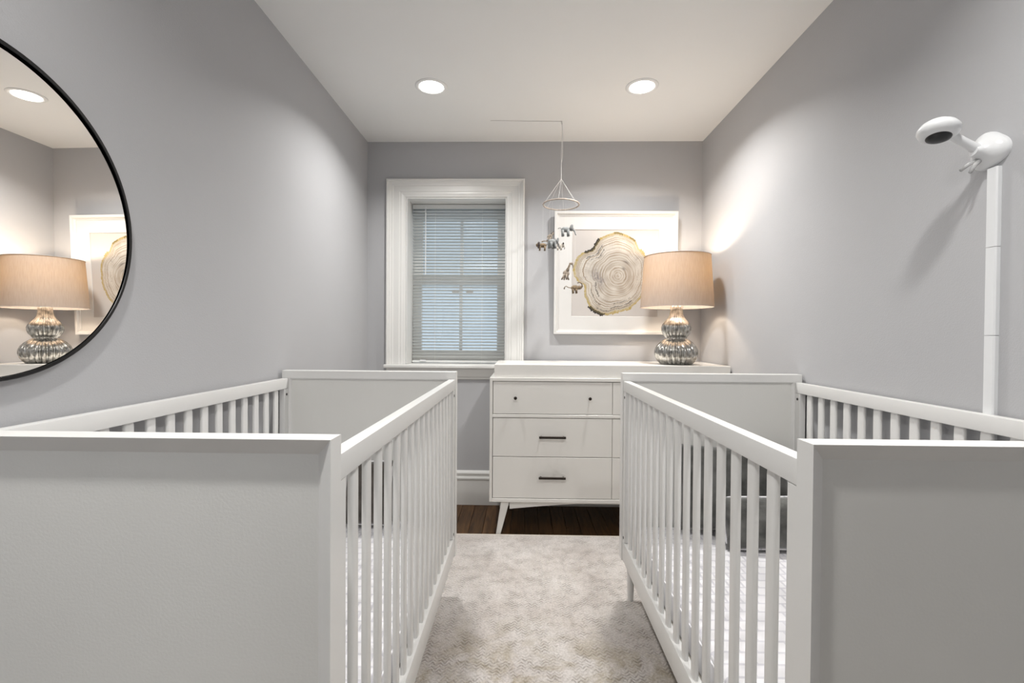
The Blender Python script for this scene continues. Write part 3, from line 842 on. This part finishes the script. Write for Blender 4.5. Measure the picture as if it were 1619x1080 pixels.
for j in range(GN + 1):
    for i in range(GN + 1):
        x = -aw - 0.002 + (2 * aw + 0.004) * i / GN; z = mi - 0.002 + (ah + 0.004) * j / GN
        verts.append((x, -PT + 0.0235, z))
        dx = (x - cxp) * K; dz = (z - czp) * K
        r = math.hypot(dx, dz); a = math.degrees(math.atan2(dz, dx)) % 360
        R = outr(a) + 7 * nz3(a * 0.25, 1.5) + 4 * nz3(a * 0.8, 7.7)
        t = r / R
        ca, sa = math.cos(math.radians(a)), math.sin(math.radians(a))
        c = PAPER
        if t < 1.0:
            # the inner heartwood is round; the sapwood follows the outline
            k = min(1, max(0, (t - 0.38) / 0.45))
            rr_ = r * (1 - k) / 480 + t * k
            wob = 0.012 * nz3(ca * 3, sa * 3, 2.0) + 0.003 * nz3(ca * 11, sa * 11, 5.0)
            rings = 0.5 + 0.5 * math.sin((rr_ + wob) * 2 * PI * 17 + 2.2 * nz3(rr_ * 9, 3.0, 8.0))
            ramp_ = max(0.0, min(1.0, 0.55 + 1.3 * nz3(a * 0.022, rr_ * 16, 6.0)))
            fine = 0.5 + 0.5 * math.sin((rr_ + wob) * 2 * PI * 61)
            c = lerp(CREAM, PALE, max(0, min(1, (0.35 if t < 0.6 else 0.8) + 0.9 * nz3(dx * 0.012, dz * 0.012))))
            c = lerp(c, LINE, 0.75 * ramp_ * max(0, rings - 0.5) / 0.5 + 0.14 * fine)
            # radial checks
            rad = nz3(a * 1.6, r * 0.012, 4.0)
            if 0.62 < t < 0.86: c = lerp(c, GREY, max(0, rad) * 0.8)
            # main ring circles
            for q in (0.37, 0.285, 0.2):
                if abs(r / 480 + wob - q) < 0.006: c = lerp(c, LINE, 0.55)
            # grey region left of the heart
            g = math.exp(-(((a - 188) / 26) ** 2) - ((t - 0.5) / 0.13) ** 2)
            c = lerp(c, srgb((120, 114, 118)), min(0.75, 0.8 * g * (0.75 + 0.8 * nz3(dx * 0.05, dz * 0.05))))
            g2 = math.exp(-(((a - 52) / 14) ** 2) - ((r - 105) / 14) ** 2) + math.exp(-(((a - 60) / 13) ** 2) - ((r - 180) / 13) ** 2)
            c = lerp(c, srgb((120, 112, 106)), min(0.7, 0.75 * g2))
            # dark broken arcs in the sapwood
            for (q, a0, a1, th_) in ((0.82, 118, 152, 0.017), (0.72, 118, 150, 0.014), (0.66, 196, 228, 0.02), (0.80, 205, 240, 0.012), (0.84, 258, 300, 0.016), (0.90, 236, 300, 0.01), (0.74, 262, 300, 0.012)):
                if a0 < a < a1 and abs(t - q) < th_ * (0.9 + 1.2 * nz3(a * 0.35, q * 9)):
                    c = lerp(c, DARK, 0.75 * max(0, min(1, 0.8 + 1.6 * nz3(a * 1.2, r * 0.06))))
            for q in (0.93, 0.87, 0.78):
                if abs(t - q) < 0.010: c = lerp(c, LINE, 0.6)
            # golden bark
            if t > 0.93: c = lerp(c, GOLD, min(1, (t - 0.93) / 0.03) * (0.85 + 0.4 * nz3(a * 0.6, 3.3)))
            bark = (117 < a < 146) or (228 < a < 252) or (84 < a < 96) or (64 < a < 74)
            if bark and t > 0.955 + 0.02 * nz3(a * 0.7, 9.1): c = lerp(DARK, GOLD, 0.15 if a > 100 else 0.55)
        elif t < 1.03 + 0.03 * nz3(a * 0.5, 12.0) and ((118 < a < 145) or (226 < a < 250) or (262 < a < 272) or (284 < a < 294) or (40 < a < 50)):
            c = DARK if (a > 100 and a < 260) else GOLD
        cols.append(c)
faces = [(j * (GN + 1) + i, j * (GN + 1) + i + 1, (j + 1) * (GN + 1) + i + 1, (j + 1) * (GN + 1) + i) for j in range(GN) for i in range(GN)]
me.from_pydata(verts, [], faces)
ca_ = me.color_attributes.new('ink', 'FLOAT_COLOR', 'POINT')
flat = []
for c in cols: flat.extend((max(0, c[0]), max(0, c[1]), max(0, c[2]), 1.0))
ca_.data.foreach_set('color', flat)
me.materials.append(m_print)
po = bpy.data.objects.new('print', me); C.objects.link(po); po.parent = pic
po['label'] = 'print of a pale tree slice with gold bark'

# ------------------------------------------------------------------ round mirror on the left wall
MY, MZ, MR = 0.900, 1.3825, 0.339
mr_ = empty('round_mirror', (XL + 0.003, MY, MZ), 'round wall mirror with thin black metal frame on the left wall', 'mirror')
mr_.rotation_euler = (0, math.radians(0.0), 0.0)
bm = newbm()
add_lathe(bm, [(MR - 0.009, 0.0), (MR, 0.0), (MR, 0.016), (MR - 0.0015, 0.0175), (MR - 0.008, 0.0175), (MR - 0.009, 0.016)], 128, axis='X', cap=False)
# close the ring
bmesh.ops.remove_doubles(bm, verts=bm.verts[:], dist=1e-6)
obj('frame', bm, m_black, mr_, smooth='angle')
bm = newbm(); add_lathe(bm, [(MR - 0.0092, 0.004), (MR - 0.0092, 0.011)], 128, axis='X'); g_ = obj('mirror_glass', bm, m_mirror, mr_)
# the glass sits a touch out of parallel with the wall
g_.rotation_euler = (0, math.radians(-0.35), math.radians(-0.35))

# ------------------------------------------------------------------ wall camera on the right wall
wc = empty('baby_monitor_camera', (XR, 1.240, 1.618), 'white baby monitor camera on a short arm, black lens facing down, on the right wall', 'baby monitor')
# rounded-triangle mount, domed
bm = newbm()
def tri_r(a):
    # rounded teardrop: wide at upper back, pointed toward lower front
    return 0.050 * (1 + 0.10 * math.cos(3 * (a - math.radians(70))))
prof = [(1.0, 0.0), (1.0, 0.006), (0.97, 0.011), (0.86, 0.019), (0.66, 0.026), (0.45, 0.032), (0.33, 0.040), (0.27, 0.048)]
rows = []
for k_, d_ in prof:
    rows.append([bm.verts.new((-d_, tri_r(a) * k_ * math.cos(a) * 0.92, tri_r(a) * k_ * math.sin(a) * 0.92)) for a in [2 * PI * q / 48 for q in range(48)]])
for A, B in zip(rows, rows[1:]):
    for k in range(48): bm.faces.new((A[k], A[(k + 1) % 48], B[(k + 1) % 48], B[k]))
bm.faces.new(rows[0]); bm.faces.new(rows[-1])
obj('wall_mount', bm, m_plast, wc, smooth='angle')
bm = newbm(); add_tube(bm, [(-0.030, 0, 0.000), (-0.062, 0, 0.018), (-0.104, 0, 0.040)], [0.013, 0.0105, 0.0105], 16); obj('arm', bm, m_plast, wc, smooth='angle')
bm = newbm()
hprof = [(0.002, 0.0245), (0.014, 0.0238), (0.026, 0.020), (0.037, 0.012), (0.0435, 0.002), (0.0445, -0.004), (0.042, -0.011), (0.036, -0.017), (0.031, -0.020), (0.0275, -0.0215)]
add_lathe(bm, hprof, 48)
Rh = Matrix.Translation((-0.134, 0, 0.053)) @ Matrix.Rotation(math.radians(8), 4, 'Y') @ Matrix.Rotation(math.radians(-10), 4, 'X')
bmesh.ops.transform(bm, matrix=Rh, verts=bm.verts[:])
hd = obj('camera_head', bm, m_plast, wc, smooth='angle')
bm = newbm(); add_lathe(bm, [(0.027, -0.0205), (0.0255, -0.0235), (0.016, -0.0270), (0.004, -0.0282)], 36); bmesh.ops.transform(bm, matrix=Rh, verts=bm.verts[:]); obj('lens', bm, m_lensblk, hd, smooth=True, label='black domed lens cover')
bm = newbm()
for k, (a, bq) in enumerate((((-0.030, 0.006, -0.022), (-0.062, 0.018, -0.044)), ((-0.030, 0.002, -0.024), (-0.050, 0.004, -0.054)))):
    add_tube(bm, [a, tuple((p + q) / 2 + (0.004 if i == 2 else 0) for i, (p, q) in enumerate(zip(a, bq))), bq], [0.006, 0.0052, 0.004], 8)
obj('cable_clip', bm, m_clear, wc, smooth=True, label='clear plastic cable clip')

rc = empty('cable_cover', (XR, 1.228, 0.02), 'narrow white cable raceway running down the right wall below the baby monitor camera', 'cable cover')
zz = [0.215, 0.60, 1.130, 1.352, 1.552]
for a, c in zip(zz, zz[1:]):
    bm = newbm(); add_prism(bm, [(0.0, -0.0145), (-0.009, -0.0145), (-0.012, -0.011), (-0.012, 0.011), (-0.009, 0.0145), (0.0, 0.0145)], 'Z', a + 0.0006, c - 0.0006)
    obj('cover_section', bm, m_plast, rc)

# ------------------------------------------------------------------ nursery mobile
MX, MYY = 0.228, 2.900
mb = empty('nursery_mobile', (MX, MYY, ZC), 'mobile of small felt animals hanging from a pale ring beside the framed print', 'mobile')
bm = newbm()
add_tube(bm, [(-0.43, -0.015, -0.0025), (-0.2, -0.006, -0.0022), (0.0, 0.0, -0.0025)], 0.0013, 6)
add_tube(bm, [(0.0, 0.0, -0.001), (0.0, 0.0, -0.012), (0.003, 0.0, -0.020)], 0.0035, 8)
obj('ceiling_hook', bm, m_frame, mb)
zR = 1.937 - ZC; zA = 2.092 - ZC
bm = newbm()
add_tube(bm, [(0.003, 0, -0.018), (0.002, 0, -0.10), (-0.001, 0, -0.20), (0, 0, zA)], 0.0018, 6)
add_tube(bm, [(0.003, 0, -0.018), (0.008, 0.001, -0.10), (0.006, 0, -0.22), (0.001, 0, zA + 0.10)], 0.0016, 6)
obj('cord', bm, m_cord, mb)
RR = 0.108
for k in range(6):
    a = 2 * PI * k / 6 + 0.3
    bm = newbm(); add_tube(bm, [(0, 0, zA), (RR * math.cos(a), RR * math.sin(a), zR)], 0.0007, 5); obj('thread', bm, m_cord, mb)
bm = newbm(); add_tube(bm, [(RR * math.cos(2 * PI * k / 64), RR * math.sin(2 * PI * k / 64), zR + 0.004 * math.cos(2 * PI * k / 64 + 2)) for k in range(64)], 0.0045, 10, closed=True); obj('ring', bm, m_ringw, mb, smooth=True)
def limb(bm, pts, rs): add_tube(bm, pts, rs, 8)
def animal(name, label, u, w, z, dy, build, s=1.0, rz=0.0):
    """u,z: position of the body centre (metres, X and height); dy: depth offset from the ring centre"""
    x = u - MX; zc = z - ZC
    T = Matrix.Translation((x, dy, zc)) @ Matrix.Rotation(rz, 4, 'Z') @ Matrix.Scale(s, 4)
    root = None
    for nm, m, fn in build:
        bm = newbm(); fn(bm)
        bmesh.ops.transform(bm, matrix=T, verts=bm.verts[:])
        if root is None:
            root = obj(name, bm, m, mb, smooth=True, label=label)
        else:
            obj(nm, bm, m, root, smooth=True)
    # the thread it hangs on, up to the ring
    rl = math.hypot(x, dy)
    k = min(1.0, RR / rl) if rl > 1e-6 else 1.0
    bm = newbm(); add_tube(bm, [(x * k if rl > RR else x, dy * k if rl > RR else dy, zR), (x, dy, zc + 0.012 * s)], 0.0003, 4); obj('thread', bm, m_cord, mb)
def eleph_body(bm):
    add_ell(bm, (0, 0, 0), (0.030, 0.019, 0.017))
    add_ell(bm, (0.036, 0, 0.004), (0.015, 0.013, 0.014))
    for x in (-0.019, 0.014):
        for y in (-0.010, 0.010):
            limb(bm, [(x, y, -0.004), (x + 0.001, y, -0.022), (x + 0.003, y, -0.040)], [0.0095, 0.0075, 0.0085])
    limb(bm, [(0.044, 0, 0.0), (0.054, 0, -0.010), (0.058, 0, -0.024), (0.062, 0, -0.034)], [0.006, 0.0045, 0.0035, 0.003])
    limb(bm, [(-0.028, 0, 0.008), (-0.038, 0, 0.010), (-0.046, 0, 0.004)], [0.003, 0.002, 0.002])
def eleph_ears(bm):
    add_ell(bm, (0.034, -0.014, 0.014), (0.010, 0.003, 0.016), Matrix.Rotation(0.3, 3, 'Y'))
    add_ell(bm, (0.036, 0.014, 0.014), (0.010, 0.003, 0.016), Matrix.Rotation(0.3, 3, 'Y'))
def lion_body(bm):
    add_ell(bm, (0, 0, 0), (0.030, 0.018, 0.016))
    add_ell(bm, (-0.034, 0, 0.002), (0.012, 0.012, 0.013))
    for x in (-0.018, 0.016):
        for y in (-0.009, 0.009): limb(bm, [(x, y, -0.006), (x, y, -0.020), (x - 0.002, y, -0.034)], [0.008, 0.006, 0.006])
    limb(bm, [(0.028, 0, 0.004), (0.036, 0, 0.018), (0.026, 0, 0.030), (0.008, 0, 0.030), (-0.006, 0, 0.024)], [0.003, 0.0028, 0.0028, 0.003, 0.005])
def lion_mane(bm):
    for k in range(10):
        a = 2 * PI * k / 10; add_ell(bm, (-0.026, 0.015 * math.cos(a), 0.002 + 0.016 * math.sin(a)), (0.009, 0.008, 0.008), sub=1)
def giraffe_body(bm):
    add_ell(bm, (-0.006, 0, -0.018), (0.022, 0.014, 0.020), Matrix.Rotation(0.5, 3, 'Y'))
    limb(bm, [(-0.002, 0, -0.008), (0.008, 0, 0.016), (0.017, 0, 0.040)], [0.012, 0.0085, 0.0065])
    add_ell(bm, (0.024, 0, 0.042), (0.014, 0.008, 0.008))
    for dx, y in ((-0.020, -0.007), (-0.008, 0.008), (0.003, -0.007), (0.014, 0.007)):
        limb(bm, [(-0.008 + dx * 0.4, y, -0.024), (-0.008 + dx * 0.9, y, -0.042), (-0.008 + dx * 1.35, y, -0.058)], [0.008, 0.0055, 0.005])
    limb(bm, [(0.030, 0, 0.040), (0.036, 0, 0.026), (0.036, 0, 0.016)], [0.005, 0.004, 0.003])
def giraffe_spots(bm):
    random.seed(3)
    for k in range(14):
        tt = k / 13
        add_ell(bm, (-0.014 + 0.030 * tt, -0.0125 + 0.006 * tt, -0.028 + 0.066 * tt + 0.004 * math.sin(k * 2.1)), (0.0035, 0.002, 0.0035), sub=1)
def monkey_body(bm):
    add_ell(bm, (0, 0, 0), (0.026, 0.017, 0.018))
    add_ell(bm, (0.028, 0, 0.002), (0.014, 0.014, 0.013))
    for x in (-0.012, 0.008):
        for y in (-0.010, 0.010): limb(bm, [(x, y, -0.008), (x, y, -0.020), (x + 0.002, y, -0.034)], [0.008, 0.006, 0.006])
    limb(bm, [(-0.024, 0, 0.0), (-0.040, 0, 0.002), (-0.054, 0, 0.010), (-0.063, 0, 0.004), (-0.065, 0, -0.008)], [0.003, 0.0025, 0.0025, 0.003, 0.0045])
    limb(bm, [(0.034, 0, -0.004), (0.044, 0, 0.010), (0.042, 0, 0.026), (0.028, 0, 0.034), (0.014, 0, 0.030)], [0.0065, 0.0055, 0.005, 0.004, 0.003])
def zebra_body(bm):
    add_ell(bm, (0, 0, 0), (0.018, 0.012, 0.024), Matrix.Rotation(0.7, 3, 'Y'))
    add_ell(bm, (0.020, 0, 0.022), (0.010, 0.008, 0.015), Matrix.Rotation(0.5, 3, 'Y'))
    for x in (-0.010, 0.004):
        for y in (-0.007, 0.007): limb(bm, [(x, y, -0.006), (x - 0.006, y, -0.020), (x - 0.010, y, -0.030)], [0.006, 0.005, 0.005])
def zebra_mane(bm):
    limb(bm, [(0.008, 0, 0.010), (0.016, 0, 0.026), (0.026, 0, 0.038)], [0.005, 0.007, 0.004])
def rhino_body(bm):
    add_ell(bm, (0, 0, 0), (0.022, 0.018, 0.017))
    add_ell(bm, (0.020, 0, 0.0), (0.013, 0.012, 0.013))
    for x in (-0.012, 0.010):
        for y in (-0.009, 0.009): limb(bm, [(x, y, -0.006), (x, y, -0.018), (x, y, -0.028)], [0.007, 0.006, 0.006])
    limb(bm, [(0.028, 0, -0.002), (0.036, 0, -0.014), (0.030, 0, -0.022)], [0.005, 0.004, 0.003])
def rhino_ears(bm):
    add_ell(bm, (0.024, -0.010, 0.014), (0.005, 0.003, 0.008)); add_ell(bm, (0.024, 0.010, 0.014), (0.005, 0.003, 0.008))
animal('elephant_figure', 'pale grey felt elephant, topmost on the right', 0.255, 0, 1.782, -0.02, [('', m_elegrey, eleph_body), ('ear', m_elegrey, eleph_ears)], 1.0)
animal('elephant_figure', 'grey felt elephant in the middle of the cluster', 0.172, 0, 1.700, -0.06, [('', m_elegrey, eleph_body), ('ear', m_elegrey, eleph_ears)], 0.98, rz=0.7)
animal('lion_figure', 'brown felt lion, leftmost of the animals', 0.118, 0, 1.690, 0.0, [('', m_brown, lion_body), ('mane', m_dkfelt, lion_mane)], 0.9)
animal('zebra_figure', 'tan felt animal with black mane behind the elephants', 0.163, 0, 1.748, 0.03, [('', m_tan, zebra_body), ('mane', m_dkfelt, zebra_mane)], 0.85)
animal('lamb_figure', 'cream felt animal right of the middle elephant', 0.222, 0, 1.690, 0.01, [('', m_pale, rhino_body), ('ear', m_dkfelt, rhino_ears)], 0.9)
animal('giraffe_figure', 'tan felt giraffe with long neck', 0.272, 0, 1.545, 0.04, [('', m_tan, giraffe_body), ('spots', m_brown, giraffe_spots)], 1.0)
animal('monkey_figure', 'brown felt monkey with long curled tail, lowest of the animals', 0.318, 0, 1.436, 0.02, [('', m_brown, monkey_body)], 1.0)
